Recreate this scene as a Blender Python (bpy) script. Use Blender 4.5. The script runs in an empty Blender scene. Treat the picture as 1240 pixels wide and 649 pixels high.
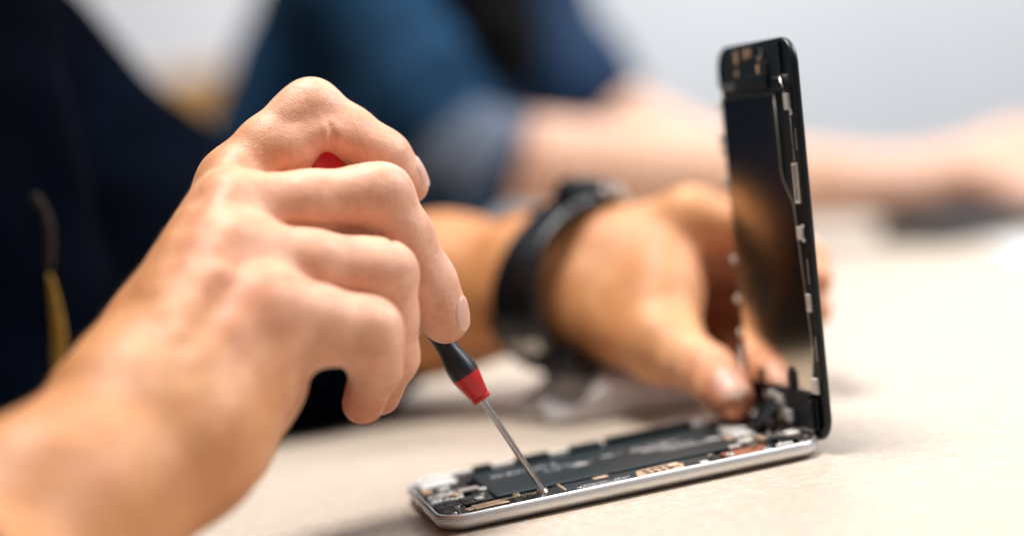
import bpy, bmesh, math, random
import numpy as np
from mathutils import Vector, Matrix
random.seed(7); rng = np.random.default_rng(7)
scene = bpy.context.scene
COL = scene.collection

# ------------------------------------------------------------------ camera geometry
CAM_H, PITCH, ROLL, FPX = 0.1354034, 0.0973255, 0.1517561, 2015.24
_f = np.array([0, math.cos(PITCH), -math.sin(PITCH)])
_u0 = np.array([0, math.sin(PITCH), math.cos(PITCH)])
_r = math.cos(ROLL) * np.array([1., 0, 0]) - math.sin(ROLL) * _u0
_u = math.sin(ROLL) * np.array([1., 0, 0]) + math.cos(ROLL) * _u0
EYE = np.array([0, 0, CAM_H])
def P(px, py, d):            # a point measured in the photograph, placed at its true distance d (m)
    return EYE + d * (_f + _r * (px - 620) / FPX + _u * (324.5 - py) / FPX)
def onz(px, py, z):          # the point of the horizontal plane z seen there
    v = _f + _r * (px - 620) / FPX + _u * (324.5 - py) / FPX
    return EYE + v * ((z - CAM_H) / v[2])

cam_d = bpy.data.cameras.new('camera'); cam = bpy.data.objects.new('camera', cam_d); COL.objects.link(cam)
M = Matrix.Identity(4)
for i in range(3):
    M[i][0], M[i][1], M[i][2], M[i][3] = _r[i], _u[i], -_f[i], EYE[i]
cam.matrix_world = M
cam_d.sensor_width = 36; cam_d.lens = FPX * 36 / 1240
cam_d.clip_start = 0.01; cam_d.clip_end = 50
cam_d.dof.use_dof = True; cam_d.dof.focus_distance = 0.55; cam_d.dof.aperture_fstop = 2.0
scene.camera = cam
scene.view_settings.view_transform = 'Standard'; scene.view_settings.look = 'None'
scene.view_settings.exposure = 0; scene.view_settings.gamma = 1

# ------------------------------------------------------------------ materials
def mat(name, col, rough=.5, metal=0., var=.12, scale=60., bump=0., bscale=400., spec=.5, coat=0., emit=None):
    m = bpy.data.materials.new(name); m.use_nodes = True
    nt = m.node_tree; b = nt.nodes['Principled BSDF']
    tc = nt.nodes.new('ShaderNodeTexCoord')
    n = nt.nodes.new('ShaderNodeTexNoise'); n.inputs['Scale'].default_value = scale; n.inputs['Detail'].default_value = 5
    nt.links.new(tc.outputs['Object'], n.inputs['Vector'])
    r = nt.nodes.new('ShaderNodeValToRGB')
    lo = [max(0, c * (1 - var)) for c in col]; hi = [min(1, c * (1 + var)) for c in col]
    r.color_ramp.elements[0].position = .3; r.color_ramp.elements[1].position = .7
    r.color_ramp.elements[0].color = (*lo, 1); r.color_ramp.elements[1].color = (*hi, 1)
    nt.links.new(n.outputs['Fac'], r.inputs['Fac']); nt.links.new(r.outputs['Color'], b.inputs['Base Color'])
    b.inputs['Roughness'].default_value = rough; b.inputs['Metallic'].default_value = metal
    b.inputs['Specular IOR Level'].default_value = spec; b.inputs['Coat Weight'].default_value = coat
    if bump:
        n2 = nt.nodes.new('ShaderNodeTexNoise'); n2.inputs['Scale'].default_value = bscale; n2.inputs['Detail'].default_value = 4
        nt.links.new(tc.outputs['Object'], n2.inputs['Vector'])
        bp = nt.nodes.new('ShaderNodeBump'); bp.inputs['Strength'].default_value = bump; bp.inputs['Distance'].default_value = .0006
        nt.links.new(n2.outputs['Fac'], bp.inputs['Height']); nt.links.new(bp.outputs['Normal'], b.inputs['Normal'])
    return m

def skin_mat(name):
    m = bpy.data.materials.new(name); m.use_nodes = True
    nt = m.node_tree; b = nt.nodes['Principled BSDF']; L = nt.links.new
    at = nt.nodes.new('ShaderNodeAttribute'); at.attribute_name = 'tone'
    tc = nt.nodes.new('ShaderNodeTexCoord')
    n = nt.nodes.new('ShaderNodeTexNoise'); n.inputs['Scale'].default_value = 140; n.inputs['Detail'].default_value = 6
    n.inputs['Roughness'].default_value = .6
    L(tc.outputs['Object'], n.inputs['Vector'])
    r = nt.nodes.new('ShaderNodeValToRGB')
    r.color_ramp.elements[0].position = .28; r.color_ramp.elements[0].color = (.74, .60, .54, 1)
    r.color_ramp.elements[1].position = .72; r.color_ramp.elements[1].color = (1.0, 1.0, 1.0, 1)
    L(n.outputs['Fac'], r.inputs['Fac'])
    mx = nt.nodes.new('ShaderNodeMix'); mx.data_type = 'RGBA'; mx.blend_type = 'MULTIPLY'; mx.inputs['Factor'].default_value = .8
    L(at.outputs['Color'], mx.inputs['A']); L(r.outputs['Color'], mx.inputs['B'])
    n3 = nt.nodes.new('ShaderNodeTexNoise'); n3.inputs['Scale'].default_value = 38; n3.inputs['Detail'].default_value = 4; n3.inputs['Distortion'].default_value = .6
    L(tc.outputs['Object'], n3.inputs['Vector'])
    r3 = nt.nodes.new('ShaderNodeValToRGB'); r3.color_ramp.elements[0].position = .32; r3.color_ramp.elements[0].color = (.88, .74, .66, 1)
    r3.color_ramp.elements[1].position = .68; r3.color_ramp.elements[1].color = (1.0, 1.0, 1.0, 1); L(n3.outputs['Fac'], r3.inputs['Fac'])
    mx3 = nt.nodes.new('ShaderNodeMix'); mx3.data_type = 'RGBA'; mx3.blend_type = 'MULTIPLY'; mx3.inputs['Factor'].default_value = .75
    L(mx.outputs['Result'], mx3.inputs['A']); L(r3.outputs['Color'], mx3.inputs['B'])
    L(mx3.outputs['Result'], b.inputs['Base Color'])
    b.inputs['Roughness'].default_value = .50; b.inputs['Specular IOR Level'].default_value = .38
    b.subsurface_method = 'RANDOM_WALK' if hasattr(b, 'subsurface_method') else None
    b.inputs['Subsurface Weight'].default_value = .15
    b.inputs['Subsurface Radius'].default_value = (1.0, .36, .2); b.inputs['Subsurface Scale'].default_value = .0035
    v = nt.nodes.new('ShaderNodeTexVoronoi'); v.inputs['Scale'].default_value = 950; v.feature = 'DISTANCE_TO_EDGE'
    L(tc.outputs['Object'], v.inputs['Vector'])
    n2 = nt.nodes.new('ShaderNodeTexNoise'); n2.inputs['Scale'].default_value = 420; n2.inputs['Detail'].default_value = 5
    L(tc.outputs['Object'], n2.inputs['Vector'])
    ad = nt.nodes.new('ShaderNodeMath'); ad.operation = 'MULTIPLY_ADD'; ad.inputs[1].default_value = .6
    L(v.outputs['Distance'], ad.inputs[0]); L(n2.outputs['Fac'], ad.inputs[2])
    bp = nt.nodes.new('ShaderNodeBump'); bp.inputs['Strength'].default_value = .42; bp.inputs['Distance'].default_value = .0005
    L(ad.outputs[0], bp.inputs['Height']); L(bp.outputs['Normal'], b.inputs['Normal'])
    return m
SKIN = skin_mat('skin')
NAIL = bpy.data.materials.new('nail_plate'); NAIL.use_nodes = True
_b = NAIL.node_tree.nodes['Principled BSDF']
_a = NAIL.node_tree.nodes.new('ShaderNodeAttribute'); _a.attribute_name = 'tone'
NAIL.node_tree.links.new(_a.outputs['Color'], _b.inputs['Base Color'])
_b.inputs['Roughness'].default_value = .46; _b.inputs['Subsurface Weight'].default_value = .15
_b.inputs['Subsurface Radius'].default_value = (1, .4, .3); _b.inputs['Subsurface Scale'].default_value = .002

# ------------------------------------------------------------------ object helpers
def tag(o, label=None, cat=None, group=None, kind=None):
    if label: o['label'] = label
    if cat: o['category'] = cat
    if group: o['group'] = group
    if kind: o['kind'] = kind
    return o
def link(name, verts, faces, m, parent=None, smooth=True, tone=None):
    me = bpy.data.meshes.new(name)
    if isinstance(verts, np.ndarray) and isinstance(faces, np.ndarray):
        nv, nf = len(verts), len(faces)
        me.vertices.add(nv); me.vertices.foreach_set('co', verts.astype(np.float32).ravel())
        me.loops.add(nf * 4); me.loops.foreach_set('vertex_index', faces.astype(np.int32).ravel())
        me.polygons.add(nf); me.polygons.foreach_set('loop_start', np.arange(0, nf * 4, 4, dtype=np.int32))
        me.update(calc_edges=True); me.validate()
    else:
        me.from_pydata([tuple(v) for v in verts], [], [tuple(f) for f in faces])
    if tone is not None:
        a = me.color_attributes.new('tone', 'FLOAT_COLOR', 'POINT')
        t = np.ones((len(verts), 4), np.float32); t[:, :3] = tone
        a.data.foreach_set('color', t.ravel())
    if smooth: me.polygons.foreach_set('use_smooth', [True] * len(me.polygons))
    me.materials.append(m); me.update()
    o = bpy.data.objects.new(name, me); COL.objects.link(o)
    if parent: o.parent = parent
    return o
def empty(name, mw, label, cat, group=None):
    o = bpy.data.objects.new(name, None); COL.objects.link(o); o.matrix_world = mw; o.empty_display_size = .02
    return tag(o, label, cat, group)
def from_bm(name, bm, m, parent=None, smooth=False, bevel=0., seg=2):
    me = bpy.data.meshes.new(name); bm.normal_update(); bm.to_mesh(me); bm.free(); me.materials.append(m)
    if smooth: me.polygons.foreach_set('use_smooth', [True] * len(me.polygons))
    o = bpy.data.objects.new(name, me); COL.objects.link(o)
    if parent: o.parent = parent
    if bevel:
        mod = o.modifiers.new('bevel', 'BEVEL'); mod.width = bevel; mod.segments = seg; mod.limit_method = 'ANGLE'; mod.angle_limit = .6
        mod.harden_normals = False
    return o
mm = .001
def add_box(bm, x0, x1, y0, y1, z0, z1, rz=0., k=mm):
    g = bmesh.ops.create_cube(bm, size=1)
    c = Vector(((x0 + x1) / 2, (y0 + y1) / 2, (z0 + z1) / 2)) * k
    S = Matrix.Diagonal(((x1 - x0) * k, (y1 - y0) * k, (z1 - z0) * k, 1))
    bmesh.ops.transform(bm, matrix=Matrix.Translation(c) @ Matrix.Rotation(rz, 4, 'Z') @ S, verts=g['verts'])
def box(name, m, parent, *d, bevel=.25, rz=0.):
    bm = bmesh.new(); add_box(bm, *d, rz=rz); return from_bm(name, bm, m, parent, bevel=bevel * mm)
def disc(name, m, parent, x, y, z0, z1, r, seg=24, bevel=.25, slot=True):
    bm = bmesh.new()
    bmesh.ops.create_cone(bm, cap_ends=True, segments=seg, radius1=r * mm, radius2=r * mm, depth=(z1 - z0) * mm,
                          matrix=Matrix.Translation((x * mm, y * mm, (z0 + z1) / 2 * mm)))
    return from_bm(name, bm, m, parent, bevel=bevel * mm)
def prism(name, m, parent, pts, z0, z1, bevel=.2, k=mm):
    bm = bmesh.new()
    vs = [bm.verts.new((x * k, y * k, z0 * k)) for x, y in pts]; f = bm.faces.new(vs)
    r = bmesh.ops.extrude_face_region(bm, geom=[f])
    bmesh.ops.translate(bm, vec=(0, 0, (z1 - z0) * k), verts=[v for v in r['geom'] if isinstance(v, bmesh.types.BMVert)])
    bmesh.ops.recalc_face_normals(bm, faces=bm.faces[:])
    return from_bm(name, bm, m, parent, bevel=bevel * mm)
def rrect(w, h, r, n=10):
    pts = []
    for cx, cy, a0 in ((w / 2 - r, h / 2 - r, 0), (-w / 2 + r, h / 2 - r, 90), (-w / 2 + r, -h / 2 + r, 180), (w / 2 - r, -h / 2 + r, 270)):
        for i in range(n + 1):
            a = math.radians(a0 + 90 * i / n); pts.append((cx + r * math.cos(a), cy + r * math.sin(a)))
    return pts
def sweep_rect(w, h, r, profile, closed_loop=True):
    """rings of a rounded rectangle, one per (inset, z) of the profile, joined"""
    V, Fc = [], []; n = None
    for ins, z in profile:
        p = rrect(w - 2 * ins, h - 2 * ins, max(r - ins, .3)); n = len(p)
        V += [(x * mm, y * mm, z * mm) for x, y in p]
    k = len(profile)
    for j in range(k if closed_loop else k - 1):
        a, b = j * n, ((j + 1) % k) * n
        for i in range(n):
            Fc.append((a + i, a + (i + 1) % n, b + (i + 1) % n, b + i))
    return V, Fc
def tube(name, m, parent, pts, r, seg=8, cap=True):
    """tube along a polyline; r a number or list"""
    pts = [Vector(p) for p in pts]; rr = r if isinstance(r, (list, tuple)) else [r] * len(pts)
    V, Fc = [], []; up = None
    for i, p in enumerate(pts):
        t = (pts[min(i + 1, len(pts) - 1)] - pts[max(i - 1, 0)]).normalized()
        if up is None: up = t.orthogonal().normalized()
        up = (up - t * up.dot(t)).normalized(); s = t.cross(up)
        for k in range(seg):
            a = 2 * math.pi * k / seg
            V.append(p + (up * math.cos(a) + s * math.sin(a)) * rr[i])
    for i in range(len(pts) - 1):
        for k in range(seg):
            Fc.append((i * seg + k, i * seg + (k + 1) % seg, (i + 1) * seg + (k + 1) % seg, (i + 1) * seg + k))
    if cap: Fc.append(tuple(range(seg))[::-1]); Fc.append(tuple((len(pts) - 1) * seg + k for k in range(seg)))
    return link(name, V, Fc, m, parent)

# ------------------------------------------------------------------ implicit surfaces -> one continuous mesh
BIG = np.float32(.06)
class Field:
    def __init__(s, lo, hi, h):
        s.lo = np.array(lo, float); s.h = h; s.n = np.ceil((np.array(hi) - s.lo) / h).astype(int) + 1
        s.F = np.full(s.n, BIG, np.float32)
    def axes(s, sl): return [ (s.lo[i] + s.h * np.arange(sl[i].start, sl[i].stop)).astype(np.float32) for i in range(3)]
    def span(s, pts, pad):
        pts = np.array(pts); a = np.floor((pts.min(0) - pad - s.lo) / s.h).astype(int); b = np.ceil((pts.max(0) + pad - s.lo) / s.h).astype(int) + 1
        a = np.clip(a, 0, s.n); b = np.clip(b, 0, s.n); return tuple(slice(int(i), int(j)) for i, j in zip(a, b))
def cone_d(X, Y, Z, a, b, ra, rb):
    a = np.array(a, np.float32); b = np.array(b, np.float32); ba = b - a; l2 = float(ba @ ba) + 1e-12
    t = ((X - a[0]) * ba[0] + (Y - a[1]) * ba[1] + (Z - a[2]) * ba[2]) / np.float32(l2)
    t = np.clip(t, 0, 1); dx, dy, dz = X - a[0] - ba[0] * t, Y - a[1] - ba[1] * t, Z - a[2] - ba[2] * t
    return np.sqrt(dx * dx + dy * dy + dz * dz) - (np.float32(ra) + np.float32(rb - ra) * t)
def smin(a, b, k):
    h = np.maximum(np.float32(k) - np.abs(a - b), 0) / np.float32(k); return np.minimum(a, b) - h * h * np.float32(k * .25)
def smax(a, b, k): return -smin(-a, -b, k)
def chain(fl, prims, k, pad=.012):
    """prims: list of (a, b, ra, rb); smooth union inside its own bounding box -> (slices, array)"""
    pts = []; 
    for a, b, ra, rb in prims:
        for q, r in ((a, ra), (b, rb)): pts += [np.array(q) - r, np.array(q) + r]
    sl = fl.span(pts, pad); ax = fl.axes(sl)
    X, Y, Z = ax[0][:, None, None], ax[1][None, :, None], ax[2][None, None, :]
    A = np.full([len(v) for v in ax], BIG, np.float32)
    for a, b, ra, rb in prims:
        s2 = fl.span([np.array(a) - ra, np.array(a) + ra, np.array(b) - rb, np.array(b) + rb], pad)
        loc = tuple(slice(p.start - q.start, p.stop - q.start) for p, q in zip(s2, sl)); x2 = fl.axes(s2)
        D = cone_d(x2[0][:, None, None], x2[1][None, :, None], x2[2][None, None, :], a, b, ra, rb)
        A[loc] = smin(A[loc], D, k)
    return sl, A
def merge(fl, sl, A, k): fl.F[sl] = smin(fl.F[sl], A, k)
def carve(fl, pts, r, k):
    for a, b in zip(pts[:-1], pts[1:]):
        sl = fl.span([a, b], r + k + .004); x = fl.axes(sl)
        D = cone_d(x[0][:, None, None], x[1][None, :, None], x[2][None, None, :], a, b, r, r)
        fl.F[sl] = smax(fl.F[sl], -D, k)
def nets(fl, smooth=1):
    F = fl.F; S = F < 0
    n = F.shape; c = np.zeros([i - 1 for i in n], np.uint8)
    for i in (0, 1):
        for j in (0, 1):
            for k in (0, 1): c += S[i:n[0] - 1 + i, j:n[1] - 1 + j, k:n[2] - 1 + k]
    idx = np.argwhere((c > 0) & (c < 8)); del c
    vid = np.full([i - 1 for i in n], -1, np.int32); vid[tuple(idx.T)] = np.arange(len(idx), dtype=np.int32)
    acc = np.zeros((len(idx), 3)); cnt = np.zeros(len(idx))
    cor = [(i, j, k) for i in (0, 1) for j in (0, 1) for k in (0, 1)]
    val = {q: F[idx[:, 0] + q[0], idx[:, 1] + q[1], idx[:, 2] + q[2]].astype(float) for q in cor}
    for q in cor:
        for ax in range(3):
            if q[ax]: continue
            w = list(q); w[ax] = 1; w = tuple(w); a, b = val[q], val[w]; m = (a < 0) != (b < 0)
            t = a[m] / (a[m] - b[m]); p = np.tile(np.array(q, float), (m.sum(), 1)); p[:, ax] += t; acc[m] += p; cnt[m] += 1
    V = fl.lo + fl.h * (idx + acc / cnt[:, None])
    Q = []
    for ax in range(3):
        A = [slice(None)] * 3; B = [slice(None)] * 3; A[ax] = slice(0, n[ax] - 1); B[ax] = slice(1, n[ax])
        s0, s1 = S[tuple(A)], S[tuple(B)]; e = np.argwhere(s0 != s1)
        o1, o2 = (ax + 1) % 3, (ax + 2) % 3
        ok = (e[:, o1] > 0) & (e[:, o2] > 0) & (e[:, o1] < n[o1] - 1) & (e[:, o2] < n[o2] - 1); e = e[ok]
        def g(d1, d2):
            k = e.copy(); k[:, o1] -= d1; k[:, o2] -= d2; return vid[tuple(k.T)]
        q = np.stack([g(1, 1), g(0, 1), g(0, 0), g(1, 0)], 1); fl_ = ~s0[tuple(e.T)]
        q[fl_] = q[fl_][:, ::-1]; Q.append(q)
    Q = np.concatenate(Q)
    for _ in range(smooth):      # light smoothing
        s = np.zeros_like(V); w = np.zeros(len(V))
        for i in range(4):
            a, b = Q[:, i], Q[:, (i + 1) % 4]
            for d in range(3): s[:, d] += np.bincount(a, V[b, d], len(V)) + np.bincount(b, V[a, d], len(V))
            w += np.bincount(a, minlength=len(V)) + np.bincount(b, minlength=len(V))
        V = V * .5 + .5 * s / np.maximum(w, 1)[:, None]
    return V, Q
def sample(fl, p):
    q = (p - fl.lo) / fl.h; i = np.floor(q).astype(int); i = np.clip(i, 0, fl.n - 2); t = q - i; r = 0
    for a in (0, 1):
        for b in (0, 1):
            for c in (0, 1):
                w = (t[:, 0] if a else 1 - t[:, 0]) * (t[:, 1] if b else 1 - t[:, 1]) * (t[:, 2] if c else 1 - t[:, 2])
                r = r + w * fl.F[i[:, 0] + a, i[:, 1] + b, i[:, 2] + c]
    return r
def paint(V, base, spots):
    t = np.tile(np.array(base, float), (len(V), 1))
    for p, sig, c, w in spots:
        g = w * np.exp(-((V - np.array(p)) ** 2).sum(1) / (2 * sig * sig)); t += g[:, None] * (np.array(c) - t)
    return t
def segs(pts, rad): return [(pts[i], pts[i + 1], rad[i], rad[i + 1]) for i in range(len(pts) - 1)]
def unit(v): v = np.array(v, float); return v / np.linalg.norm(v)
def nail(fl, dip, tip, dorsal, length, width, parent, back=.2, name='fingernail'):
    ax = unit(tip - dip); dz = unit(dorsal - ax * (ax @ dorsal)); sd = np.cross(ax, dz)
    nu, nw = 15, 13; pts = []; uv = []
    for i in range(nu):
        for j in range(nw):
            u = -1 + 2 * i / (nu - 1); w = -1 + 2 * j / (nw - 1)
            sq = (1 - .5 * abs(u) ** 4) ; ww = w * sq; uu = u * (1 - .22 * w * w * (1 if u > 0 else 1.1))
            pts.append(tip + ax * (uu * length / 2 - back * length) + sd * ww * width / 2 + dz * .016); uv.append((u, w))
    pts = np.array(pts); uv = np.array(uv); p = pts.copy()
    for _ in range(60):
        d = sample(fl, p); p = p - dz * np.clip(d - .00005, 0, .002)[:, None] * .8
    # flatten along its length and lift the free edge
    p = p.reshape(nu, nw, 3)
    for _ in range(3): p[1:-1, 1:-1] = .5 * p[1:-1, 1:-1] + .125 * (p[2:, 1:-1] + p[:-2, 1:-1] + p[1:-1, 2:] + p[1:-1, :-2])
    rim = np.maximum(np.abs(uv[:, 0]), np.abs(uv[:, 1])).reshape(nu, nw)
    lift = np.where(rim > .95, -.0003, .00035) + .0005 * np.clip(uv[:, 0].reshape(nu, nw) - .4, 0, 1)
    p = (p + dz * lift[..., None]).reshape(-1, 3)
    f = [(i * nw + j, i * nw + j + 1, (i + 1) * nw + j + 1, (i + 1) * nw + j) for i in range(nu - 1) for j in range(nw - 1)]
    tone = np.tile(np.array([.66, .36, .28]), (nu * nw, 1)); e = np.clip((uv[:, 0] - .62) / .2, 0, 1)[:, None]
    tone = tone * (1 - e) + np.array([.76, .56, .46]) * e
    b = np.clip((-uv[:, 0] - .55) / .3, 0, 1)[:, None] * .5; tone = tone * (1 - b) + np.array([.72, .46, .38]) * b
    c = np.clip((rim.reshape(-1) - .80) / .2, 0, 1)[:, None] * (uv[:, :1] < .6) * .7; tone = tone * (1 - c) + np.array([.48, .20, .14]) * c
    o = link(name, p, np.array(f), NAIL, parent, tone=tone)
    s = o.modifiers.new('thickness', 'SOLIDIFY'); s.thickness = .0004; s.offset = -1
    s2 = o.modifiers.new('smooth', 'SUBSURF'); s2.levels = 1; s2.render_levels = 2
    return o
def pp(*q): return [P(*i) for i in q]

# ------------------------------------------------------------------ setting: table and wall
def table_mat():
    m = bpy.data.materials.new('pale_wood'); m.use_nodes = True; nt = m.node_tree; L = nt.links.new; b = nt.nodes['Principled BSDF']
    tc = nt.nodes.new('ShaderNodeTexCoord'); mp = nt.nodes.new('ShaderNodeMapping')
    mp.inputs['Scale'].default_value = (26, 120, 26); mp.inputs['Rotation'].default_value = (0, 0, .12); L(tc.outputs['Object'], mp.inputs['Vector'])
    n = nt.nodes.new('ShaderNodeTexNoise'); n.inputs['Scale'].default_value = 2.2; n.inputs['Detail'].default_value = 8; n.inputs['Roughness'].default_value = .65
    n.inputs['Distortion'].default_value = .8; L(mp.outputs['Vector'], n.inputs['Vector'])
    r = nt.nodes.new('ShaderNodeValToRGB'); e = r.color_ramp.elements
    e[0].position = .28; e[0].color = (.42, .343, .275, 1); e[1].position = .72; e[1].color = (.49, .418, .352, 1)
    L(n.outputs['Fac'], r.inputs['Fac'])
    n2 = nt.nodes.new('ShaderNodeTexNoise'); n2.inputs['Scale'].default_value = 330; n2.inputs['Detail'].default_value = 3; L(tc.outputs['Object'], n2.inputs['Vector'])
    r2 = nt.nodes.new('ShaderNodeValToRGB'); r2.color_ramp.elements[0].position = .5; r2.color_ramp.elements[1].position = .72
    r2.color_ramp.elements[0].color = (0, 0, 0, 1); r2.color_ramp.elements[1].color = (1, 1, 1, 1); L(n2.outputs['Fac'], r2.inputs['Fac'])
    mx = nt.nodes.new('ShaderNodeMix'); mx.data_type = 'RGBA'; mx.inputs['B'].default_value = (.60, .54, .49, 1)
    ml = nt.nodes.new('ShaderNodeMath'); ml.operation = 'MULTIPLY'; ml.inputs[1].default_value = .55; L(r2.outputs['Color'], ml.inputs[0])
    n4 = nt.nodes.new('ShaderNodeTexNoise'); n4.inputs['Scale'].default_value = 150; n4.inputs['Detail'].default_value = 6; n4.inputs['Roughness'].default_value = .7; L(tc.outputs['Object'], n4.inputs['Vector'])
    r4 = nt.nodes.new('ShaderNodeValToRGB'); r4.color_ramp.elements[0].position = .35; r4.color_ramp.elements[0].color = (.80, .77, .74, 1); r4.color_ramp.elements[1].position = .62; L(n4.outputs['Fac'], r4.inputs['Fac'])
    m4 = nt.nodes.new('ShaderNodeMix'); m4.data_type = 'RGBA'; m4.blend_type = 'MULTIPLY'; m4.inputs['Factor'].default_value = .55
    L(ml.outputs[0], mx.inputs['Factor']); L(r.outputs['Color'], m4.inputs['A']); L(r4.outputs['Color'], m4.inputs['B']); L(m4.outputs['Result'], mx.inputs['A']); L(mx.outputs['Result'], b.inputs['Base Color'])
    b.inputs['Roughness'].default_value = .5
    bp = nt.nodes.new('ShaderNodeBump'); bp.inputs['Strength'].default_value = .12; bp.inputs['Distance'].default_value = .0006
    L(n.outputs['Fac'], bp.inputs['Height']); L(bp.outputs['Normal'], b.inputs['Normal'])
    return m
bm = bmesh.new(); add_box(bm, -.152, 1.5, -.3, 1.62, -.032, 0, k=1)
tag(from_bm('table', bm, table_mat(), bevel=.004, seg=3), 'pale beige wooden table top with fine grain under the opened phone', 'table')
WALL = mat('wall_paint', (.66, .69, .735), .9, var=.03, scale=3)
bm = bmesh.new(); add_box(bm, -4, 5, 3.6, 3.7, -1.2, 2.6, k=1)
tag(from_bm('wall', bm, WALL), 'plain pale grey wall far behind the table', 'wall', kind='structure')
# ------------------------------------------------------------------ the opened phone
PSI = 0.2372485; PC = (0.0235892, 0.5783966)
ALU = mat('anodised_aluminium', (.74, .735, .74), .50, .95, var=.03, scale=30, bump=.05, bscale=3000)
TEAL = mat('tray_dark', (.005, .015, .021), .45, spec=.35, var=.3, scale=90, bump=.15, bscale=900)
BATT = mat('battery_wrap', (.006, .017, .023), .42, spec=.3, var=.2, scale=50, bump=.2, bscale=160)
BLACK = mat('black_plastic', (.002, .006, .010), .38, spec=.35, var=.3, scale=120)
STEEL = mat('bright_steel', (.66, .65, .64), .28, 1., var=.1, scale=200, bump=.1, bscale=900)
SILV = mat('module_silver', (.78, .78, .77), .36, .45, var=.3, scale=420, bump=.3, bscale=900)
COPP = mat('copper_tape', (.62, .44, .30), .42, .5, var=.25, scale=260, bump=.25, bscale=700)
GOLD = mat('gold_contact', (.85, .70, .38), .3, .8, var=.15, scale=300)
RUST = mat('reddish_flex', (.32, .12, .07), .45, .2, var=.25, scale=250)
PRINT = mat('grey_print', (.46, .46, .48), .6, var=.5, scale=700)
MIRR = mat('polished_dark_shield', (.84, .78, .68), .13, 1., var=.05, scale=8, bump=.035, bscale=60)
GLASS = mat('front_glass', (.004, .004, .005), .06, var=.0, coat=1.)
CREAM = mat('pale_plastic', (.62, .60, .57), .5, var=.12, scale=300)
DFLEX = mat('dark_flex', (.004, .011, .017), .5, spec=.35, var=.3, scale=200, bump=.2, bscale=500)
mw = Matrix.Translation((PC[0], PC[1], 0)) @ Matrix.Rotation(PSI, 4, 'Z')
phone = empty('opened_phone', mw, 'smartphone opened like a book, silver shell flat on the table, bare black screen standing upright', 'phone')
# shell: rounded outline, full-round sides, lip and inside wall
prof = [(5.4, .06), (3.6, .42), (1.9, 1.15), (.8, 1.95), (.2, 2.8), (0, 3.7), (.06, 4.5), (.25, 5.3), (.6, 5.95), (.95, 6.2), (1.35, 6.22), (1.55, 6.0), (1.6, 1.6), (3.2, 1.55)]
V, Fc = sweep_rect(138.1, 67, 10.5, prof)
shell = link('shell', V, Fc, ALU, phone)
_n = shell.modifiers.new('es', 'EDGE_SPLIT'); _n.split_angle = .9
V = [(x * mm, y * mm, 1.6 * mm) for x, y in rrect(135.4, 64.4, 9.2)] + [(x * mm, y * mm, .25 * mm) for x, y in rrect(127.4, 56.4, 5.4)]
k = len(V) // 2
tray = link('tray_floor', V, [tuple(range(k)), tuple(range(2 * k - 1, k - 1, -1))] + [(i, i + k, (i + 1) % k + k, (i + 1) % k) for i in range(k)], TEAL, phone, smooth=False)
# openings in the bottom (left) edge: socket, holes, tiny screws
box('charging_socket', BLACK, phone, -69.25, -66, -4.6, 4.6, 2.1, 4.6, bevel=.9)
for y in (-7.2, 7.2): disc_o = box('edge_screw', STEEL, phone, -69.2, -67, y - .7, y + .7, 2.7, 4.1, bevel=.5)
for i in range(5): box('speaker_hole', BLACK, phone, -69.15, -67, 10.2 + 2 * i - .6, 10.2 + 2 * i + .6, 2.8, 4.0, bevel=.4)
# battery with its printed text (too blurred to read) and its pull tab
bat = box('battery', BATT, phone, -45.5, 44, -15.4, 26.5, 1.7, 5.0, bevel=.7)
bm = bmesh.new()
def mark(x, y, w, h): add_box(bm, x - w / 2, x + w / 2, y - h / 2, y + h / 2, 5.0, 5.02)
for x0, x1, y, h, d in ((-40, -32, 13.5, 2.6, .8), (-31, -16, 13.5, 1.8, .7), (-4, 8, 9.5, 1.7, .75), (11, 25, 8.5, 2.2, .95), (14, 33, 4.5, 2.0, .9), (-28, -6, 9, 1.2, .6), (12, 30, 12, 1.3, .8), (-22, -12, 5.0, 1.1, .6), (20, 36, 0, 1.6, .9)):
    x = x0
    while x < x1:
        w = random.uniform(.5, 1.5)
        if random.random() < d: mark(x + w / 2, y, w, h * random.uniform(.7, 1))
        x += w + .35
from_bm('label_print', bm, PRINT, bat)
M2 = mat('pale_mark', (.30, .30, .31), .5, var=.2, scale=500)
for x, y in ((-9.2, 5.4), (40.2, 2.0)):
    V = [((x + 3.2 * math.cos(a)) * mm, (y + 2.5 * math.sin(a)) * mm, 5.02 * mm) for a in np.linspace(0, 2 * math.pi, 24, endpoint=False)]
    V += [(a, b, 5.0 * mm) for a, b, c in V]
    link('round_mark', V, [tuple(range(24))] + [(i, i + 24, (i + 1) % 24 + 24, (i + 1) % 24) for i in range(24)], M2, bat, smooth=False)
# near-side flex and board strip beside the battery
box('side_flex', DFLEX, phone, -26, 33, -31.6, -16.2, 1.7, 4.3, bevel=.3)
box('flex_seam', mat('flex_line', (.06, .05, .045), .5), phone, 17, 35, -21.6, -20.6, 4.3, 4.36, bevel=.02)
prism('board_cover', TEAL, phone, [(-66, -8), (-66, -25), (-63, -29), (-59, -31), (-57, -31), (-57, -8)], 1.7, 4.6, bevel=.4)
box('board_cover', TEAL, phone, -57, -46.4, -17.5, -6, 1.7, 4.9, bevel=.3)
box('board_cover', BLACK, phone, -56.6, -26.4, -31.4, -25.6, 1.7, 4.2, bevel=.3)
box('board_cover', BLACK, phone, -46, -27, -25.2, -15.8, 1.7, 4.0, bevel=.3)
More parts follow.
